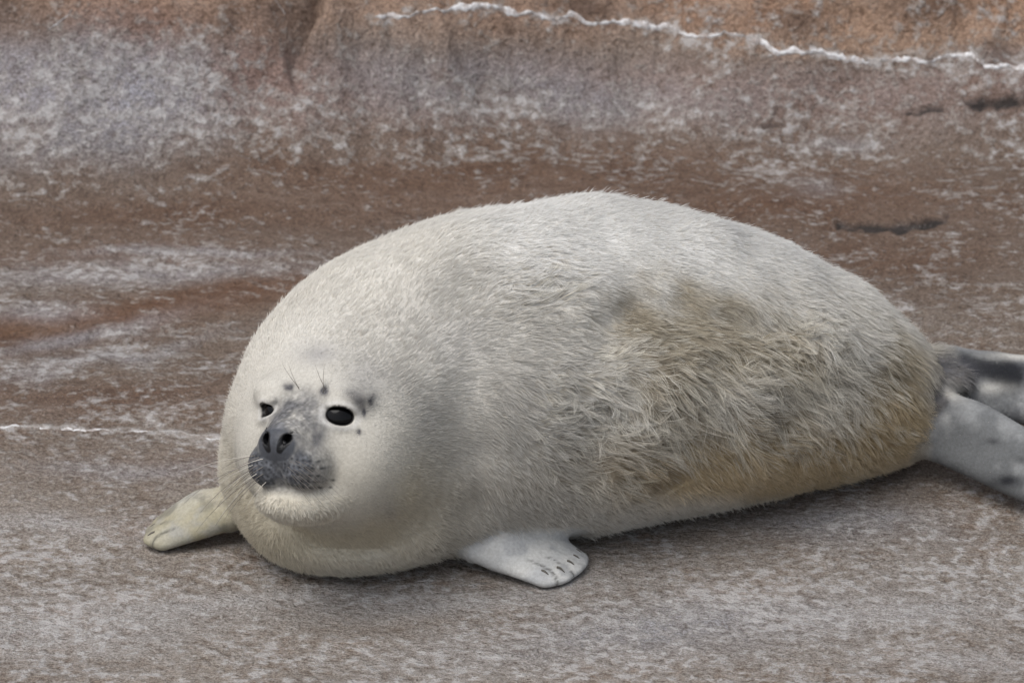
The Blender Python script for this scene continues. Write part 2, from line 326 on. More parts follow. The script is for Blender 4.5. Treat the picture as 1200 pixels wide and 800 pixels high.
# white mineral crust: a lumpy raised line on the rock wall
def crust(pts, wpx, thick, seed, parent=None):
    pts = np.array(pts, float); seg = np.r_[0, np.cumsum(np.hypot(*np.diff(pts, axis=0).T))]
    n = max(int(seg[-1] / 2.0), 6); s = np.linspace(0, seg[-1], n)
    cx = np.interp(s, seg, pts[:, 0]); cy = np.interp(s, seg, pts[:, 1])
    z = s * 0
    jt = min(1.0, wpx / 3.2); cy = cy + jt * 3.0 * noise2(s * 0.06, z + seed, 7) + jt * 1.6 * noise2(s * 0.21, z + seed, 8)
    w = wpx * (0.60 + 0.50 * noise2(s * 0.05, z + seed, 9) + 0.34 * noise2(s * 0.33, z + seed, 12)) * np.minimum(1, np.minimum(s, seg[-1] - s) / 18 + 0.12)
    V = []; F = []
    prof = [(-1.0, -0.6), (-0.75, 0.55), (-0.25, 1.0), (0.3, 0.9), (0.8, 0.5), (1.0, -0.6)]
    pa = np.tile([a for a, _ in prof], n); ph_ = np.tile([b for _, b in prof], n); w6 = np.repeat(w, 6)
    V = hits(np.repeat(cx, 6), np.repeat(cy, 6) + pa * w6 * (1 + 0.25 * RNG.uniform(-1, 1, n * 6)))
    V = V + np.array([0, -0.45, 0.9]) * (thick * ph_ * (1 + 0.5 * RNG.uniform(-1, 1, n * 6)))[:, None]; V = list(V)
    K = len(prof)
    for i in range(n - 1):
        for k in range(K - 1):
            a = i * K + k; F.append((a, a + K, a + K + 1, a + 1))
    return mesh_obj('mineral_crust', V, F, M_CRUST, parent or rock_wall)
crust([(440, 20), (470, 18), (500, 14), (540, 10), (575, 8), (610, 15), (650, 24)], 4.6, 0.003, 1)
crust([(655, 25), (668, 19), (680, 22), (700, 30), (740, 28), (780, 31), (800, 42), (850, 40), (890, 48), (915, 62), (945, 60), (980, 66), (1025, 74)], 4.0, 0.003, 2)
crust([(1032, 72), (1060, 68), (1090, 72), (1105, 66), (1138, 65), (1155, 80), (1185, 78), (1260, 74)], 4.6, 0.003, 3)
crust([(-30, 499), (40, 500), (100, 503), (135, 505)], 1.5, 0.0012, 6, ground)
crust([(142, 507), (165, 506), (210, 509)], 1.3, 0.0012, 7, ground)
crust([(216, 509), (240, 513), (275, 515)], 1.3, 0.0012, 8, ground)
crust([(55, 36), (68, 28), (80, 20), (84, 12)], 2.0, 0.002, 4)
crust([(322, 2), (330, 10), (334, 16)], 2.0, 0.002, 5)

# ------------------------------------------------------------------ the seal: signed distance field of one continuous body
def smin(a, b, k):
    h = np.clip(0.5 + 0.5 * (b - a) / k, 0, 1); return b + (a - b) * h - k * h * (1 - h)
def smax(a, b, k): return -smin(-a, -b, k)
def ell(p, c, r):
    c = np.asarray(c, np.float32); r = np.asarray(r, np.float32); q = (p - c) / r
    k0 = np.sqrt((q * q).sum(1)); k1 = np.sqrt(((q / r) ** 2).sum(1)) + 1e-9
    return k0 * (k0 - 1) / k1
def cone(p, a, b, ra, rb):
    a = np.asarray(a, np.float32); b = np.asarray(b, np.float32); ab = b - a
    t = np.clip(((p - a) @ ab) / float(ab @ ab), 0, 1)
    return np.sqrt((((p - a) - t[:, None] * ab) ** 2).sum(1)) - (ra + (rb - ra) * t)
# stations along the spine: picture position, radius in picture pixels, how far the belly sinks (fraction of radius)
ST = [(408, 526, 147, .88), (432, 507, 168, .86), (476, 475, 188, .85), (540, 450, 201, .85), (600, 438, 204, .85), (660, 433, 202, .86), (720, 428, 193, .87), (780, 428, 183, .87),
      (840, 430, 169, .87), (890, 435, 152, .87), (940, 443, 133, .88), (985, 455, 110, .90), (1018, 468, 88, .95), (1042, 479, 68, 1.0), (1060, 486, 50, 1.15)]
SPN = []
for (x, y, r, sag) in ST:
    s = 0.001208
    for _ in range(3):
        c = P(x, y, r * s * sag); s = ((c - EYE) @ FWD) / FPX
    SPN.append((*c, r * s * .98))
SPN = np.array(SPN)
tt = np.linspace(0, len(SPN) - 1, 43)
def catmull(A, t):
    i = np.clip(np.floor(t).astype(int), 0, len(A) - 2); f = (t - i)[:, None]
    g = lambda k: A[np.clip(k, 0, len(A) - 1)]
    p0, p1, p2, p3 = g(i - 1), g(i), g(i + 1), g(i + 2)
    return 0.5 * (2 * p1 + (p2 - p0) * f + (2 * p0 - 5 * p1 + 4 * p2 - p3) * f ** 2 + (3 * p1 - p0 - 3 * p2 + p3) * f ** 3)
SP = catmull(SPN, tt)
# head frame: U = picture right, V = up, W = where the muzzle points
YAW, ELEV, ROLL = R(27.5), R(19), R(-8.5)
W = np.array([-math.sin(YAW), -math.cos(YAW) * math.cos(ELEV), math.cos(YAW) * math.sin(ELEV)]); W /= np.linalg.norm(W)
U = np.cross([0, 0, 1.0], W); U /= np.linalg.norm(U); V = np.cross(W, U)
U, V = U * math.cos(ROLL) - V * math.sin(ROLL), V * math.cos(ROLL) + U * math.sin(ROLL)
def at_depth(px, py, d):
    r = ray(px, py); return EYE + r * d
CH = SPN[1, :3]; HC = at_depth(390, 494, (CH - EYE) @ FWD - 0.155)
HM = np.stack([U, V, W], 1)                            # local = (p - HC) @ HM
def hl(u, v, w): return HC + U * u + V * v + W * w
EYES = []; ER = 0.027                                    # (side, skin point, tangent, bitangent, outward), filled below
# flippers: wrist, arm root and digit tips
def flip(root, wrist, tips, r0, r1, kroot):
    return dict(root=root, wrist=wrist, tips=tips, r0=r0, r1=r1, k=kroot)
def lerp(a, b, t): return np.asarray(a) * (1 - t) + np.asarray(b) * t
FL = []
wl = P(592, 636, 0.040)
FL.append(dict(sq=1.8, arm=[(P(590, 612, 0.07) + np.array([0, 0.06, 0]), 0.040), (wl + np.array([.000, .006, -.004]), 0.030)],
     digits=[(P(562, 640, .028), P(638, 679, .009), .030, .014), (P(574, 637, .033), P(656, 675, .009), .030, .014), (P(590, 632, .036), P(668, 667, .009), .029, .013),
             (P(606, 627, .037), P(675, 660, .009), .027, .012), (P(624, 624, .034), P(678, 653, .009), .023, .011)]))
FL.append(dict(sq=1.5, arm=[(P(305, 585, 0.07) + np.array([0, 0.03, 0]), 0.042), (P(262, 598, 0.032), 0.027)],
     digits=[(P(262, 606, .035), P(192, 637, .010), .024, .011), (P(255, 600, .04), P(178, 632, .011), .024, .011), (P(248, 594, .042), P(180, 622, .012), .022, .010),
             (P(242, 590, .042), P(189, 612, .013), .020, .010), (P(237, 588, .040), P(200, 603, .014), .018, .009)]))
# hind flippers: paddles with five rays
tb = SPN[-1, :3]
h0 = P(1082, 490, 0.080); h0t = P(1300, 590, 0.045)
def paddle(c0, c1, wv0, wv1, r0, r1, extra):
    return [(c0 + wv0 * k, lerp(c0, c1, 1 + e) + wv1 * k, r0, r1) for k, e in zip((-1, -.5, 0, .5, 1), extra)]
FL.append(dict(kb=.012, kd=.022, arm=[(SPN[-2, :3], 0.05), (h0, 0.036)], digits=paddle(h0, h0t, np.array([0.008, 0.010, 0.026]), np.array([0.012, 0.018, 0.024]), .018, .012, (.05, -.05, -.1, -.04, .06))))
h1 = P(1090, 446, 0.105); h1t = P(1340, 472, 0.060)
FL.append(dict(kb=.012, kd=.022, arm=[(SPN[-2, :3], 0.04), (h1, 0.028)], digits=paddle(h1, h1t, np.array([0.0, 0.012, 0.020]), np.array([-.006, 0.024, 0.036]), .017, .012, (.05, -.05, -.1, -.04, .06))))
TAIL = [(SPN[-2, :3] + np.array([0, 0.0, 0.015]), P(1120, 446, 0.120), .034, .013)]

BIB = np.array([*P(378, 558, 0.105), 0.109], np.float32)      # fat of the chest below the chin
def sdf_parts(p):
    p = np.asarray(p, np.float32)
    d = np.full(len(p), 10.0, np.float32)
    for a, b in zip(SP[:-1], SP[1:]): d = np.minimum(d, cone(p, a[:3], b[:3], a[3], b[3]))
    d = smin(d, np.sqrt(((p - BIB[:3]) ** 2).sum(1)) - BIB[3], .06)
    q = (p - HC.astype(np.float32)) @ HM.astype(np.float32)
    near = (q * q).sum(1) < 0.30 ** 2
    hd = d[near]; qn = q[near]
    hd = smin(hd, ell(qn, (0, 0.0, -.030), (.104, .094, .108)), .075)
    for s in (-1, 1): hd = smin(hd, ell(qn, (s * .046, -.040, .012), (.062, .056, .066)), .05)
    hd = smin(hd, ell(qn, (0, -.072, -.01), (.085, .05, .075)), .05)
    hd = smin(hd, ell(qn, (0, -.014, .064), (.043, .040, .068)), .028)
    for s in (-1, 1): hd = smin(hd, ell(qn, (s * .050, .040, .050), (.028, .016, .024)), .022)
    hd = smin(hd, ell(qn, (0, -.090, .078), (.054, .027, .054)), .024)
    for s in (-1, 1): hd = smin(hd, ell(qn, (s * .0225, -.041, .100), (.0295, .030, .036)), .012)
    hd = smin(hd, ell(qn, (0, -.013, .123), (.027, .019, .017)), .016)
    # philtrum, nostrils, mouth line, eye openings
    hd = smax(hd, -cone(qn, (0, -.030, .148), (0, -.060, .138), .002, .0022), .006)
    for s in (-1, 1):
        for dz in (0, .008, .016):
            hd = smax(hd, -cone(qn, (s * .0080, -.0185, .146 - dz), (s * .0140, -.0055, .142 - dz), .0030, .0070), .003)
        hd = smax(hd, -cone(qn, (s * .004, -.070, .133), (s * .036, -.076, .120), .0022, .0022), .007)
        hd = smax(hd, -cone(qn, (s * .036, -.076, .120), (s * .062, -.066, .086), .0022, .0018), .008)
    for (sg_, ec, et, eb, en) in EYES:
        z = np.stack([(qn - ec) @ et, (qn - ec) @ eb, (qn - ec) @ en], 1)
        hd = smin(hd, ell(z, (0, .0115, .000), (.019, .006, .008)), .008)
        hd = smin(hd, ell(z, (0, -.0125, -.001), (.018, .005, .007)), .008)
        k_ = 1.0 if sg_ > 0 else .74; hd = smax(hd, -ell(z, (0, 0, .001), (.0160 * k_, .0110 * k_, .0105 if sg_ > 0 else .006)), .004)
    d[near] = hd
    cut = 0.004 - p[:, 2]
    d = smax(d, cut, .022)
    for F in FL:
        (a, ra), (b, rb) = F['arm']; sq = F.get('sq', 1.0); S3 = np.array([1, 1, sq], np.float32)
        f = cone(p, a, b, ra, rb)
        g = np.full(len(p), 10., np.float32)
        for (da, db, r0, r1) in F['digits']: g = smin(g, cone(p * S3, da * S3, db * S3, r0, r1) * (.5 + .5 / sq), F.get('kd', .015))
        f = smin(f, g, .018); d = smin(d, f, F.get('kb', .014))
    for (a, b, r0, r1) in TAIL: d = smin(d, cone(p, a, b, r0, r1), .02)
    return d
for sg_ in (-1, 1):
    en = np.array([sg_ * (.50 if sg_ > 0 else .66), .16, .85]); en /= np.linalg.norm(en)
    et = np.cross([0, 1.0, 0], en); et /= np.linalg.norm(et); eb = np.cross(en, et)
    a_ = sg_ * R(-10); et, eb = et * math.cos(a_) + eb * math.sin(a_), eb * math.cos(a_) - et * math.sin(a_)
    m_ = np.array([.050 if sg_ > 0 else -.045, .018, .070]) + en * .04
    for _ in range(80):
        d_ = sdf_parts((HC + HM @ m_)[None])[0]
        if d_ < .0004: break
        m_ = m_ - en * max(d_ * .7, .0004)
    EYES_NEW = (sg_, m_, et, eb, en); globals().setdefault('_E', []).append(EYES_NEW)
EYES = _E
def lumps(p):
    q = (p - HC) @ HM
    far = sstep(.10, .20, np.sqrt((q * q).sum(1)))
    X, Y = proj(p); X = X + 10 * noise3(p * 16, 321); Y = Y + 10 * noise3(p * 16, 322)
    fr = sstep(.10, -.04, p[:, 1] + .55 - .25 * p[:, 0])                       # the flank on this side
    def g(cx, cy, rx, ry, rot=0.0):
        c, s = math.cos(rot), math.sin(rot); dx, dy = X - cx, Y - cy
        return np.exp(-((dx * c + dy * s) / rx) ** 2 - ((-dx * s + dy * c) / ry) ** 2)
    f = -.014 * g(738, 378, 26, 30) + .008 * g(640, 320, 46, 44) - .009 * g(850, 372, 90, 18, .15) - .008 * g(905, 480, 26, 34) + .009 * g(760, 480, 40, 60, .3) + .007 * g(845, 470, 40, 36)
    f = f - .017 * g(548, 500, 36, 120, .05) - .008 * g(466, 490, 42, 100, -.35) + .006 * g(505, 500, 26, 100, -.1) + .003 * g(500, 520, 34, 90, .05) + .007 * g(650, 500, 50, 90, .1) - .007 * g(695, 470, 24, 90, .12) + .007 * noise3(p * 27, 325) * np.clip(g(760, 470, 90, 70) + g(880, 450, 110, 60), 0, 1) - .010 * g(780, 565, 50, 10, -.45) - .008 * g(1035, 445, 34, 18, .4) + .006 * g(980, 390, 50, 30, .6)
    rr = np.hypot(q[:, 0], q[:, 1] + .025); an = np.degrees(np.arctan2(q[:, 1] + .025, q[:, 0]))
    roll = np.exp(-((rr - .132 - .010 * noise3(p * 14, 331)) / .017) ** 2) * sstep(-172, -140, an) * sstep(40, -5, an) * sstep(-.12, -.06, q[:, 2])
    f = f - .007 * g(440, 520, 14, 70, -.1) - .006 * g(400, 640, 60, 7, .1)
    return far * sstep(.0, .10, p[:, 2]) * (0.010 * fbm3(p * np.array([6.5, 7, 7]), 2, 301) + 0.004 * noise3(p * 19, 311) + f * fr) - .011 * roll * sstep(.01, .06, p[:, 2])
def sdf(p):
    out = np.empty(len(p), np.float32)
    for i in range(0, len(p), 400000):
        q = np.asarray(p[i:i + 400000]); out[i:i + 400000] = sdf_parts(q)
        m = np.abs(out[i:i + 400000]) < 0.05
        if m.any():
            t = out[i:i + 400000]; t[m] -= lumps(q[m])
    return out
H = 0.0075
lo = np.array([-.62, -1.08, -.012]); hi = np.array([1.02, -.06, .52]); dim = np.ceil((hi - lo) / H).astype(int)
ax = [lo[k] + H * np.arange(dim[k]) for k in range(3)]
Q = 5; cdim = (dim + Q - 1) // Q; cax = [lo[k] + H * (Q * np.arange(cdim[k]) + (Q - 1) / 2) for k in range(3)]
CG = np.stack(np.meshgrid(*cax, indexing='ij'), -1).reshape(-1, 3); CD = sdf_parts(CG).reshape(cdim)
D = np.repeat(np.repeat(np.repeat(CD, Q, 0), Q, 1), Q, 2)[:dim[0], :dim[1], :dim[2]].copy()
nearm = np.abs(D) < H * Q * 1.25 + .016; ii = np.argwhere(nearm)
D[nearm] = sdf(lo + H * ii)
S = D < 0
# surface nets
acc = np.zeros((*(dim - 1), 3), np.float32); cnt = np.zeros(dim - 1, np.float32)
n0, n1_, n2_ = dim - 1
for axn in range(3):
    for o1 in (0, 1):
        for o2 in (0, 1):
            sl0 = [slice(0, n0), slice(0, n1_), slice(0, n2_)]; oth = [k for k in range(3) if k != axn]; off = [0, 0, 0]
            off[oth[0]] = o1; off[oth[1]] = o2
            a = tuple(slice(off[k], off[k] + dim[k] - 1) for k in range(3)); off2 = list(off); off2[axn] = 1
            b = tuple(slice(off2[k], off2[k] + dim[k] - 1) for k in range(3))
            cr = S[a] != S[b]; t = np.where(cr, D[a] / np.where(cr, D[a] - D[b], 1), 0)
            for k in range(3): acc[..., k] += np.where(cr, off[k] + (t if k == axn else 0), 0)
            cnt += cr
cell = cnt > 0; vid = -np.ones(dim - 1, int); vid[cell] = np.arange(cell.sum())
ci = np.argwhere(cell); SV = lo + H * (ci + acc[cell] / cnt[cell][:, None])
FQ = []
for axn in range(3):
    o = [k for k in range(3) if k != axn]; b1, b2 = o
    a = [slice(1, dim[k] - 1) for k in range(3)]; a[axn] = slice(0, dim[axn] - 1)
    bb = list(a); bb[axn] = slice(1, dim[axn])
    s0, s1 = S[tuple(a)], S[tuple(bb)]; e = np.argwhere(s0 != s1); ins = s0[s0 != s1]
    e = e + np.array([0 if k == axn else 1 for k in range(3)])
    d1 = np.zeros(3, int); d1[b1] = 1; d2 = np.zeros(3, int); d2[b2] = 1
    f = lambda q: vid[q[:, 0], q[:, 1], q[:, 2]]
    qd = np.stack([f(e - d1 - d2), f(e - d2), f(e), f(e - d1)], 1)
    flipm = ins if axn != 1 else ~ins
    qd[~flipm] = qd[~flipm][:, ::-1]; FQ.append(qd)
FQ = np.concatenate(FQ)
def grad(p, d0, h=0.0010):
    g = np.empty((len(p), 3))
    for k in range(3):
        e = np.zeros(3); e[k] = h; g[:, k] = sdf(p + e) - d0
    return g / h
def relax(p, it=3):
    for _ in range(it):
        d0 = sdf(p); g = grad(p, d0); n2 = (g * g).sum(1) + 1e-6
        st = (d0 / n2)[:, None] * g; L = np.linalg.norm(st, axis=1, keepdims=True); p = p - st * np.minimum(1, 0.006 / (L + 1e-9))
    return p
SV = relax(SV, 2)
bm = bmesh.new(); me0 = bpy.data.meshes.new('tmp'); me0.from_pydata(SV.tolist(), [], FQ.tolist()); bm.from_mesh(me0)
def refine(test):
    bm.verts.ensure_lookup_table(); co = np.array([v.co[:] for v in bm.verts]); bm.verts.index_update()
    m = test(co); ed = [e for e in bm.edges if m[e.verts[0].index] and m[e.verts[1].index]]
    bmesh.ops.subdivide_edges(bm, edges=ed, cuts=1, use_grid_fill=True)
def facez(lim):
    def f(co):
        q = (co - HC) @ HM; return (q[:, 2] > 0.03) & (np.abs(q[:, 0]) < lim) & (q[:, 1] < lim * .9) & (q[:, 1] > -lim * 1.1)
    return f
digi = np.array([p for F in FL for d in F['digits'] for p in (d[0], lerp(d[0], d[1], .5), d[1])])
def flz(co):
    return np.min(np.stack([((co - p) ** 2).sum(1) for p in digi]), 0) < 0.05 ** 2
refine(lambda co: facez(.105)(co) | flz(co)); refine(facez(.090)); refine(facez(.085))
bm.verts.ensure_lookup_table(); bmesh.ops.recalc_face_normals(bm, faces=bm.faces[:])
co = np.array([v.co[:] for v in bm.verts]); co = relax(co, 2)
for v, c in zip(bm.verts, co): v.co = c
bmesh.ops.triangulate(bm, faces=[f for f in bm.faces if len(f.verts) > 4])

root = bpy.data.objects.new('seal_pup', None); scene.collection.objects.link(root)
root.location = (float(SPN[4, 0]), float(SPN[4, 1]), 0.0); root.empty_display_size = 0.1
root['label'] = 'plump cream-white seal pup with a grey speckled face lying on the rock'; root['category'] = 'seal'
bpy.context.view_layer.update()
bme = bpy.data.meshes.new('body'); bm.to_mesh(bme); bm.free(); bpy.data.meshes.remove(me0)
bme.polygons.foreach_set('use_smooth', [True] * len(bme.polygons)); bme.materials.append(M_SKIN); bme.update()
body = link(bpy.data.objects.new('body', bme), root)

# ---- coat colour, fur length, clumping ... as functions of a point on the skin
DIGA = np.array([d[0] for F in FL for d in F['digits']]); DIGB = np.array([d[1] for F in FL for d in F['digits']])
def seg_dist(p, a, b):
    ab = b - a; t = np.clip(((p - a) @ ab) / (ab @ ab), 0, 1); return np.linalg.norm(p - a - t[:, None] * ab, axis=1), t
def coat(p):
    p = np.asarray(p, float); q = (p - HC) @ HM; u, v, w = q.T; X, Y = proj(p); N = len(p)
    sp = fbm3(p * 14, 3, 401); sf = fbm3(p * 60, 3, 411); sg = fbm3(p * 5, 2, 421)
    wX = X + 14 * fbm3(p * 22, 2, 431); wY = Y + 14 * fbm3(p * 22, 2, 441)
    def g(cx, cy, rx, ry, rot=0.0):
        c, s = math.cos(rot), math.sin(rot); dx, dy = wX - cx, wY - cy
        return np.exp(-((dx * c + dy * s) / rx) ** 2 - ((-dx * s + dy * c) / ry) ** 2)
    def gs(cx, cy, rx, ry, rot=0.0):
        c, s = math.cos(rot), math.sin(rot); dx, dy = X + 3 * sf * 2 - cx, Y + 3 * sp * 2 - cy
        return np.exp(-((dx * c + dy * s) / rx) ** 2 - ((-dx * s + dy * c) / ry) ** 2)
    c = np.tile(np.array([0.71, 0.69, 0.635]), (N, 1))
    c = mixc(c, (0.55, 0.52, 0.455), np.clip(0.35 + 0.9 * sg, 0, 1) * 0.5)
    c = mixc(c, (0.77, 0.77, 0.75), .8 * sstep(385, 270, wY) * sstep(470, 620, wX)); c = mixc(c, (.80, .80, .78), .8 * g(640, 320, 50, 34))
    c = mixc(c, (0.64, 0.58, 0.44), 0.85 * np.clip(g(310, 610, 110, 90) + g(450, 590, 90, 80), 0, 1))        # creamy chest
    c = mixc(c, (0.45, 0.435, 0.40), 0.75 * np.clip(g(480, 440, 80, 60) + g(570, 480, 70, 110) + g(640, 560, 70, 60) + g(650, 420, 50, 60) + .6 * g(520, 330, 90, 30, -.4), 0, 1) * np.clip(.8 + .9 * sp, 0, 1.2))  # soft grey shading of neck and mid-body, painted into the coat
    st = np.clip(g(735, 375, 34, 32) * .8 + .8 * g(820, 400, 80, 42) + .8 * g(930, 430, 80, 40) + g(1050, 455, 45, 50) + g(830, 345, 70, 20, .2) * .55 + 0.8 * g(900, 520, 160, 40) + .6 * g(790, 470, 50, 40), 0, 1)
    c = mixc(c, (0.38, 0.325, 0.225), np.clip(.88 * sstep(.08, 1.0, st + .55 * sp * (st > .05) + .35 * sf * (st > .05)), 0, .92))
    c = mixc(c, (0.58, 0.45, 0.26), 0.9 * np.clip(g(960, 520, 120, 35) + g(1060, 490, 40, 50) + g(800, 545, 80, 30) + .8 * g(900, 562, 190, 22), 0, 1))
    c = mixc(c, (0.20, 0.17, 0.12), 0.65 * np.clip(g(905, 480, 22, 30) + g(735, 375, 25, 28) + g(1040, 445, 30, 22) + g(770, 560, 40, 12, -.5), 0, 1))  # shade in the flank hollows, painted as darker coat
    head = np.clip(1 - sstep(.15, .19, np.sqrt((q * q).sum(1))), 0, 1) * (w > -0.02)
    c = mixc(c, (0.58, 0.56, 0.505), head * sstep(-.02, .05, w) * .7)
    c = mixc(c, (0.36, 0.35, 0.345), 0.75 * np.clip(gs(372, 415, 24, 13) + .6 * gs(425, 440, 26, 26) + .5 * gs(455, 600, 14, 14) + .4 * gs(540, 400, 40, 30), 0, 1))
    # grey mask: forehead between the eyes, muzzle top and whisker pads
    pad = np.zeros(N)
    for s in (-1, 1): pad = np.maximum(pad, np.exp(-(((u - s * .0225) / .0315) ** 2 + ((v + .042) / .031) ** 2) ** 2) * sstep(.080, .105, w))
    pad = np.maximum(pad, np.exp(-((u / .032) ** 2 + ((v + .03) / .042) ** 2) ** 2) * sstep(.100, .120, w))
    top = np.exp(-((u / .036) ** 2 + ((v - .012) / .034) ** 2) ** 2) * sstep(.035, .065, w) * sstep(.165, .145, w)
    c = mixc(c, (0.105, 0.106, 0.115), head * np.clip(0.92 * top * (1.0 + .8 * sf + .8 * sp), 0, .92))
    c = mixc(c, (0.095, 0.102, 0.118), head * np.clip(1.1 * pad * (1.0 + 0.35 * sf), 0, .97))
    c = mixc(c, (0.15, 0.15, 0.155), head * .75 * np.clip(gs(375, 510, 10, 26, .3) + gs(345, 484, 20, 12) + gs(370, 482, 14, 10) + .85 * gs(350, 498, 24, 13), 0, 1) * (0.8 + sf))
    pm = np.clip(np.maximum(pad, .8 * top), 0, 1) * head; c = c * np.exp(.55 * pm * noise3(p * 330, 471) + .30 * pm * noise3(p * 170, 472))[:, None]
    # rows of whisker spots
    hs_ = np.where((w > .06) & (np.abs(u) < .09) & (np.abs(v + .04) < .06))[0]
    for s in (-1, 1):
        for rr in range(5):
            for kk in range(7):
                uu = s * (.010 + .0062 * kk + .003 * (rr % 2)); vv = -.026 - .0088 * rr - .0010 * kk
                c[hs_] = mixc(c[hs_], (0.022, 0.023, 0.027), .85 * np.exp(-(((u[hs_] - uu) ** 2 + (v[hs_] - vv) ** 2) / .0017 ** 2)))
    c = mixc(c, (0.36, 0.37, 0.39), head * .6 * np.exp(-(u / .004) ** 2 - ((v - .004) / .012) ** 2) * (w > .12))  # highlight on the septum, painted into the coat colour
    # small dark marks round the eyes and brow
    for (cx, cy, rx, ry, a) in ((381, 457, 5, 7, .9), (337, 456, 4, 5, .8), (420, 470, 9, 10, .6), (435, 470, 4, 6, .8), (424, 482, 3, 6, .9), (418, 505, 4, 4, .9), (412, 462, 10, 8, .4), (309, 487, 4, 9, .5)):
        c = mixc(c, (0.07, 0.07, 0.08), head * np.clip(1.35 * a * gs(cx, cy, rx, ry), 0, .95))
    bare = np.zeros(N)
    em = np.full(N, 9.0)
    for (sg_, ec, et, eb, en) in EYES:
        k_ = 1.0 if sg_ > 0 else .74; m = np.sqrt((((q - ec) @ et) / .0160 / k_) ** 2 + (((q - ec) @ eb) / .0110 / k_) ** 2) + np.maximum(0, np.abs((q - ec) @ en) - .011) / .006; em = np.minimum(em, m)
    c = mixc(c, (0.72, 0.71, 0.68), .6 * np.exp(-(em - 1.45) ** 2 / .06))
    ring = sstep(1.18, 1.04, em); c = mixc(c, (0.012, 0.011, 0.011), ring); bare = np.maximum(bare, sstep(1.22, 1.10, em))
    # nose leather and mouth line
    nz = sstep(1.15, .95, np.sqrt((u / .025) ** 2 + ((v + .013) / .019) ** 2)) * sstep(.112, .124, w)
    c = mixc(c, (0.062, 0.067, 0.078), nz); bare = np.maximum(bare, nz * .9)
    for s in (-1, 1):
        dn, _ = seg_dist(q * np.array([1, 1, 0]), np.array([s * .0080, -.0185, 0]), np.array([s * .0140, -.0055, 0])); dn, tn_ = seg_dist(q * np.array([1, 1, 0]), np.array([s * .0080, -.0185, 0]), np.array([s * .0140, -.0055, 0])); m = sstep(.0022, .0002, dn - .003 - .004 * tn_) * (w > .09); m = np.maximum(m, sstep(.006, .003, dn - .003 - .004 * tn_) * (w > .09) * (w < .126)); c = mixc(c, (0.006, .006, .007), m); bare = np.maximum(bare, m)  # nostril hollows painted near black to stand for their shade
        for a, b in (((s * .004, -.070, .133), (s * .036, -.076, .120)), ((s * .036, -.076, .120), (s * .062, -.066, .086))):
            dm, _ = seg_dist(q, np.array(a), np.array(b)); m = sstep(.0055, .003, dm); c = mixc(c, (0.03, .028, .028), m * .9); bare = np.maximum(bare, m * .9)
    # flippers: short silver hair, spots
    fd = np.full(N, 9.); ft = np.zeros(N); fi = np.zeros(N, int)
    for k in range(len(DIGA)):
        d, t = seg_dist(p, DIGA[k], DIGB[k]); m = d < fd; fd = np.where(m, d, fd); ft = np.where(m, t, ft); fi = np.where(m, k // 5, fi)
    f2 = np.full(N, 9.)
    for k in range(10):
        d, t = seg_dist(p, DIGA[k], DIGB[k]); f2 = np.where((d > fd + 1e-7) & (d < f2), d, f2)
    fk = np.zeros(N, int); fb = np.full(N, 9.)
    for k in (0, 1, 5, 6):
        d, t = seg_dist(p, DIGA[k], DIGB[k]); fk = np.where(d < fb, k, fk); fb = np.minimum(fb, d)
    slit_shade = sstep(.0034, .0008, f2 - fd) * sstep(.60, .85, ft) * (fi < 2) * np.where(fd >= fb - 1e-7, 1.0, .25)
    fm = sstep(.042, .030, fd) * np.clip(ft * 6 + np.where(fi < 2, .75, .25), 0, 1) * (1 - head)
    fc = np.tile(np.array([0.54, 0.545, 0.53]), (N, 1)); spots = sstep(.12, .42, fbm3(p * 42, 2, 451))
    fc = mixc(fc, (0.30, .31, .32), spots * .65); fc = mixc(fc, (.36, .375, .39), np.clip(.45 + 1.2 * fbm3(p * np.array([30, 30, 60]), 2, 455), 0, 1) * .7)
    f1 = np.where(fi == 1, 1.0, 0); fc = mixc(fc, (0.33, .305, .215), f1 * np.clip(.85 + sp * 1.0, 0, 1) * .95); fc = mixc(fc, (.15, .145, .125), f1 * .6 * sstep(.02, .40, fbm3(p * 36, 3, 457))); fc = mixc(fc, (0.30, .30, .29), f1 * sstep(0, .35, sf) * .5)
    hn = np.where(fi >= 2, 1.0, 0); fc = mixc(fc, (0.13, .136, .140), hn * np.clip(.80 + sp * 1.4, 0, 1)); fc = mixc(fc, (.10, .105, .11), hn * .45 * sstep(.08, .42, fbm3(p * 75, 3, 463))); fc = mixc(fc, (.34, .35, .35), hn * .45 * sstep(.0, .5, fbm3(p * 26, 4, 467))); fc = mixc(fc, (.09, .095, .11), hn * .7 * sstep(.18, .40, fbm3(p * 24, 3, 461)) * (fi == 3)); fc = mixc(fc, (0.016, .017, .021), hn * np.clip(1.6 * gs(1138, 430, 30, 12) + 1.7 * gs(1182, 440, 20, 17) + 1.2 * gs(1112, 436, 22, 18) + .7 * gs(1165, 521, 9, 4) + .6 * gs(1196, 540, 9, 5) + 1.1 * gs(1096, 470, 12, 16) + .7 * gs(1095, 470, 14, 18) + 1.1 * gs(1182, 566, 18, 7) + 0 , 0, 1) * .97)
    fc = mixc(fc, (0.55, .54, .50), hn * np.clip(gs(1160, 455, 25, 7) + gs(1110, 460, 20, 7, .4) + gs(1190, 417, 30, 5), 0, 1) * .8)
    fc = mixc(fc, (.05, .048, .04), .75 * slit_shade)  # shade of the grooves between fore digits, painted dark
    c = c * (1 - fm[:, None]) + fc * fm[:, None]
    c = mixc(c, (.07, .07, .08), .85 * np.clip(gs(1098, 462, 9, 18, -.3) + .8 * gs(1108, 432, 14, 22, -.6), 0, 1))
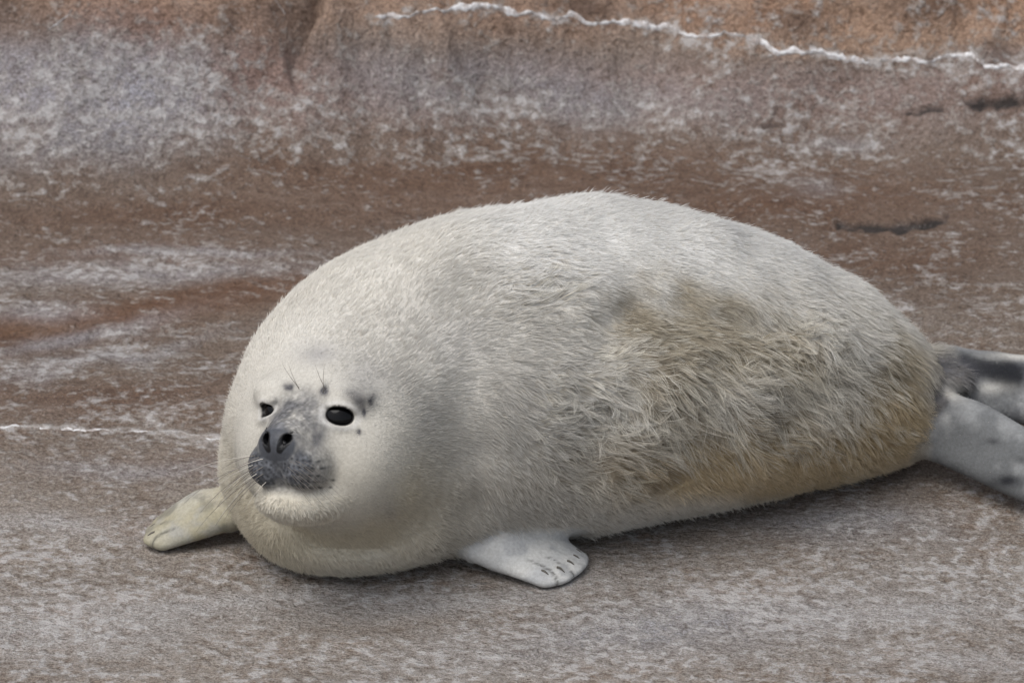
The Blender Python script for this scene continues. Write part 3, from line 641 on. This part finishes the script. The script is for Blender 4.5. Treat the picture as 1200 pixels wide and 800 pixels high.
    tl, _ = seg_dist(p, np.array(TAIL[0][0]), np.array(TAIL[0][1])); tm = sstep(.05, .03, tl) * (X > 1088) * (1 - np.where(fi == 2, fm, 0)); c = mixc(c, (0.09, .09, .10), tm * .85 * (1 - .6 * fm))
    L = 0.0175 + 0.006 * sg
    rag = np.clip(g(740, 480, 70, 70) + g(850, 450, 110, 60) + g(960, 420, 90, 60) + .6 * g(700, 540, 60, 50) + .7 * g(900, 500, 160, 40) + .75 * g(640, 338, 60, 36) + .5 * g(640, 500, 50, 60), 0, 1)
    L = L * (1 + 1.05 * rag); neckm = sstep(560, 430, X) * .35; L = L * (1 - neckm)
    L = L * (1 - head * sstep(-.02, .03, w) * .45)
    face = head * sstep(.03, .075, w); L = L * (1 - .25 * face); L = np.where(np.maximum(pad, top) > .3, np.minimum(L, .0032), L)
    chin = head * sstep(-.070, -.080, v) * sstep(.05, .08, w); L = np.maximum(L, chin * .011); rag = np.maximum(rag, chin * .45); c = mixc(c, (.70, .66, .56), chin * .8)
    L = np.minimum(L, np.where(em < 2.6, .0018 + np.maximum(em - 1.1, 0) * .0035, 1))
    L = L * (1 - fm * .80)
    return np.clip(c, 0.006, .86), L, rag, bare, fm, head, face, sp

nv = len(bme.vertices); VC = np.empty(nv * 3, np.float32); bme.vertices.foreach_get('co', VC); VC = VC.reshape(-1, 3).astype(float)
vcol, vL, vrag, vbare, vfm, vhead, vface, vsp = coat(VC)
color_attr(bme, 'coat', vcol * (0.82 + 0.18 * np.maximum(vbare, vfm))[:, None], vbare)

# ---- fur: strands grown from the skin, combed along the body, gathered in tufts
bme.calc_loop_triangles(); nt = len(bme.loop_triangles)
TI = np.empty(nt * 3, np.int32); bme.loop_triangles.foreach_get('vertices', TI); TI = TI.reshape(-1, 3)
VN = np.empty(nv * 3, np.float32); bme.vertices.foreach_get('normal', VN); VN = VN.reshape(-1, 3)
A, B, C = VC[TI[:, 0]], VC[TI[:, 1]], VC[TI[:, 2]]; area = 0.5 * np.linalg.norm(np.cross(B - A, C - A), axis=1)
cen = (A + B + C) / 3; tn = VN[TI].mean(1); cL = vL[TI].mean(1); cb = vbare[TI].max(1)
tocam = EYE - cen; tocam /= np.linalg.norm(tocam, axis=1)[:, None]; fac = (tn * tocam).sum(1)
dens = np.clip(0.018 / np.maximum(cL, .002), .8, 5.0) * sstep(0.004, 0.02, cen[:, 2]) * np.where(cb > .5, 0, 1) * np.where(fac < -0.35, .35, 1)
NS = 300000
pr = area * dens; pr /= pr.sum(); ti = RNG.choice(nt, NS, p=pr)
r1 = np.sqrt(RNG.random(NS)); r2 = RNG.random(NS); bc = np.stack([1 - r1, r1 * (1 - r2), r1 * r2], 1)
RP = (VC[TI[ti]] * bc[:, :, None]).sum(1); RN = (VN[TI[ti]] * bc[:, :, None]).sum(1); RN /= np.linalg.norm(RN, axis=1)[:, None]
scol, SL, srag, sbare, sfm, shead, sface, ssp = coat(RP)
keep = sbare < .35
RP, RN, scol, SL, srag, sfm, shead, sface = [a[keep] for a in (RP, RN, scol, SL, srag, sfm, shead, sface)]; NS = len(RP)
TAN = np.gradient(SP[:, :3], axis=0); TAN /= np.linalg.norm(TAN, axis=1)[:, None]
near = np.argmin(((RP[:, None, 0] - SP[None, :, 0]) ** 2), axis=1)
flow = TAN[near] + np.array([0, 0, -0.75]) * (0.4 + 0.6 * sstep(.45, .15, RP[:, 2]))[:, None]
tipn = hl(0, -.02, .16); rad = RP - tipn; rad /= np.linalg.norm(rad, axis=1)[:, None] + 1e-9
hb = np.exp(-(np.linalg.norm(RP - HC, axis=1) / .22) ** 4)[:, None]; flow = flow * (1 - hb) + rad * hb * 1.2
for k in range(len(FL)):
    dA = DIGA[k * 5:(k + 1) * 5].mean(0); dB = DIGB[k * 5:(k + 1) * 5].mean(0); dr = (dB - dA) / np.linalg.norm(dB - dA)
    dd, _ = seg_dist(RP, dA, dB); m = (sfm * (dd < .13))[:, None]; flow = flow * (1 - m) + dr * m
nz = np.stack([noise3(RP * 9, 501), noise3(RP * 9, 502), noise3(RP * 9, 503)], 1); nf = np.stack([noise3(RP * 30, 504), noise3(RP * 30, 505), noise3(RP * 30, 506)], 1)
wild = (0.35 + 1.1 * srag) * (1 - .8 * np.maximum(sfm, sface * (srag < .2))); flow = flow + nz * (wild * .9)[:, None] + nf * (wild * .55)[:, None]
def comb(f, n): f = f - n * (f * n).sum(1)[:, None]; return f / (np.linalg.norm(f, axis=1)[:, None] + 1e-9)
T = comb(flow + RNG.normal(0, 1, (NS, 3)) * (.20 + .14 * srag)[:, None], RN)
lift = 0.24 + 0.30 * srag + 0.16 * RNG.random(NS) + np.where(RNG.random(NS) < .10, RNG.uniform(.1, .6, NS), 0) * (1 - sface) - .10 * sfm + .08 * noise3(RP * 25, 507)
Ls = SL * RNG.uniform(.60, 1.25, NS); NP = 5
s = np.linspace(0, 1, NP)
dirv = T * np.cos(lift)[:, None] + RN * np.sin(lift)[:, None]
bend = -RN * (0.22 * np.sin(lift) * 2)[:, None] + np.array([0, 0, -.12]) + nf * (.25 * srag)[:, None]
PT = RP[:, None, :] + Ls[:, None, None] * (dirv[:, None, :] * s[None, :, None] + bend[:, None, :] * (s ** 2)[None, :, None] * .5)
PT -= RN[:, None, :] * 0.0012
# tufts: every strand leans towards the tip of its nearest guide strand
gw = 1 + 2.0 * srag; gidx = RNG.choice(NS, 20000, replace=False, p=gw / gw.sum()); kd = kdtree.KDTree(len(gidx))
for i, g in enumerate(gidx): kd.insert(RP[g], i)
kd.balance()
own = np.array([kd.find(p)[1] for p in RP.tolist()]); gg = gidx[own]
cl = np.clip(0.13 + 0.64 * srag + 0.32 * noise3(RP * 14, 508), 0.05, .88) * (1 - .75 * np.maximum(sfm, sface * (srag < .2)))
gpt = RP[gg][:, None, :] + (PT[gg] - RP[gg][:, None, :])
toff = RNG.normal(0, 1, (len(gidx), 3))[own] * (Ls * (.05 + .24 * srag) * (1 - np.maximum(sfm, sface)))[:, None]; toff -= RN * np.minimum(0, (toff * RN).sum(1))[:, None]
PT = PT + toff[:, None, :] * (s ** 1.4)[None, :, None]; gpt = gpt + toff[:, None, :] * (s ** 1.4)[None, :, None]
wgt = (cl[:, None] * (s ** 1.3)[None, :])[:, :, None]
PT = PT * (1 - wgt) + gpt * wgt
below = PT[:, :, 2] < 0.004; PT[:, :, 2] = np.where(below, 0.004 + (PT[:, :, 2] - .004) * .1, PT[:, :, 2])
pale = (RNG.random(NS) < .25 * srag) | (srag * hash3(own, own * 0 + 1, own * 0, 9) > .28); scol[pale] = scol[pale] * .35 + np.array([.72, .69, .60]) * .65
face_s = np.clip(sface * (scol.mean(1) < .4), 0, 1); tone = (RNG.normal(1.0, .055, NS) * np.exp(RNG.normal(0, 1, NS) * (.30 * face_s + .16 * srag)) * (1 + 0.06 * hash3(own, own * 0, own * 0, 3))).clip(.40, 3.0)
scol = np.clip(scol * tone[:, None], .006, .90)
rw = np.where(Ls < .006, .00022, .00032 - .00006 * srag) * RNG.uniform(.75, 1.25, NS)
rad_p = rw[:, None] * (1 - .80 * s[None, :] ** 1.5)
hc = bpy.data.hair_curves.new('fur'); hc.add_curves([NP] * NS)
hc.attributes['position'].data.foreach_set('vector', PT.astype(np.float32).ravel())
(hc.attributes.get('radius') or hc.attributes.new('radius', 'FLOAT', 'POINT')).data.foreach_set('value', rad_p.astype(np.float32).ravel())
a = hc.attributes.new('strand_color', 'FLOAT_COLOR', 'CURVE'); v4 = np.ones((NS, 4), np.float32); v4[:, :3] = scol; a.data.foreach_set('color', v4.ravel())
a = hc.attributes.new('skin_normal', 'FLOAT_VECTOR', 'CURVE'); a.data.foreach_set('vector', RN.astype(np.float32).ravel())
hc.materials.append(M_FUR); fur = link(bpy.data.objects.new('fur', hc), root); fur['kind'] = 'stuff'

# ---- eyes, whiskers, claws
def ball(c, r, sq=(1, 1, 1), n=28):
    Vv, Ff = [], []
    for i in range(n + 1):
        th = math.pi * i / n
        for j in range(n * 2):
            ph = math.pi * j / n
            Vv.append(c + U * (r * sq[0] * math.sin(th) * math.cos(ph)) + V * (r * sq[1] * math.sin(th) * math.sin(ph)) + W * (r * sq[2] * math.cos(th)))
    for i in range(n):
        for j in range(n * 2):
            a = i * 2 * n + j; b = i * 2 * n + (j + 1) % (2 * n); Ff.append((a, a + 2 * n, b + 2 * n, b))
    return Vv, Ff
for (sg_, ec, et, eb, en) in EYES:
    v_, f_ = ball(HC + HM @ (ec - en * ((ER - .0015) if sg_ > 0 else .0142)), ER if sg_ > 0 else .0160); mesh_obj('eye', v_, f_, M_EYE, root)
def tube(name, pts, r0, r1, mat, sides=5):
    pts = np.array(pts); n = len(pts); Vv, Ff = [], []
    for i in range(n):
        t = pts[min(i + 1, n - 1)] - pts[max(i - 1, 0)]; t = t / (np.linalg.norm(t) + 1e-9)
        a = np.cross(t, [0.3, 0.2, 0.93]); a /= np.linalg.norm(a); b = np.cross(t, a); r = r0 + (r1 - r0) * i / (n - 1)
        for k in range(sides):
            w_ = 2 * math.pi * k / sides; Vv.append(pts[i] + (a * math.cos(w_) + b * math.sin(w_)) * r)
    for i in range(n - 1):
        for k in range(sides): Ff.append((i * sides + k, i * sides + (k + 1) % sides, (i + 1) * sides + (k + 1) % sides, (i + 1) * sides + k))
    Ff.append(tuple(range(sides))[::-1]); Ff.append(tuple((n - 1) * sides + k for k in range(sides)))
    return mesh_obj(name, Vv, Ff, mat, root)
def on_skin(u, v, w0=.20):                                   # march back along -W onto the skin
    q = hl(u, v, w0)[None]
    for _ in range(60):
        d = sdf(q)[0]
        if d < .0006: break
        q = q - W * max(d * .7, .0005)
    return q[0]
for sgn in (-1, 1):
    for rr in range(4):
        for kk in range(4 + (rr > 0)):
            uu = sgn * (.020 + .0065 * kk + random.uniform(-.002, .002)); vv = -.030 - .010 * rr + random.uniform(-.002, .002)
            b0 = on_skin(uu, vv); L = random.uniform(.045, .085) * (.7 + .12 * kk) * (1 if sgn < 0 else .5)
            d0 = U * sgn * (.85 + .08 * kk) + W * (random.uniform(.2, .4) if sgn < 0 else .12) + V * (-.25 - .18 * rr + random.uniform(-.15, .15)); d0 /= np.linalg.norm(d0)
            sag = np.array([0, 0, -1]) * random.uniform(.25, .5) - W * .35
            pts = [b0 + L * (d0 * t + sag * t * t * .5) for t in np.linspace(-.05, 1, 9)]
            tube('whisker', pts, .00045 if sgn < 0 else .00026, .00014, M_WHISK if (rr + kk) % 3 or sgn > 0 else M_WHISKP)
for (px_, py_, dx, dy) in ((381, 456, -.012, .03), (379, 459, .004, .035), (337, 456, -.02, .028), (339, 458, -.012, .03)):
    k = (np.array(at_depth(px_, py_, (HC - EYE) @ FWD - .08)) - HC) @ HM; b0 = on_skin(k[0], k[1])
    tube('brow_whisker', [b0 + U * dx * t + V * dy * t + W * .012 * t * (1 - .6 * t) for t in np.linspace(-.05, 1, 7)], .00045, .00015, M_WHISK)
for k, (F, order) in enumerate(((FL[0], range(5)), (FL[1], range(5)))):
    for j in order:
        a_, b_, r0, r1 = F['digits'][j]; d = (b_ - a_) / np.linalg.norm(b_ - a_); up = np.array([0, 0, 1.0])
        p0 = b_ + up * (r1 * .80) - d * .004; pts = [p0 + d * (.013 * t) + up * (.0035 * t * (1 - t) * 2 - .005 * t * t) for t in np.linspace(0, 1, 6)]
        tube('claw', pts, .0018, .0005, M_CLAW, 7)
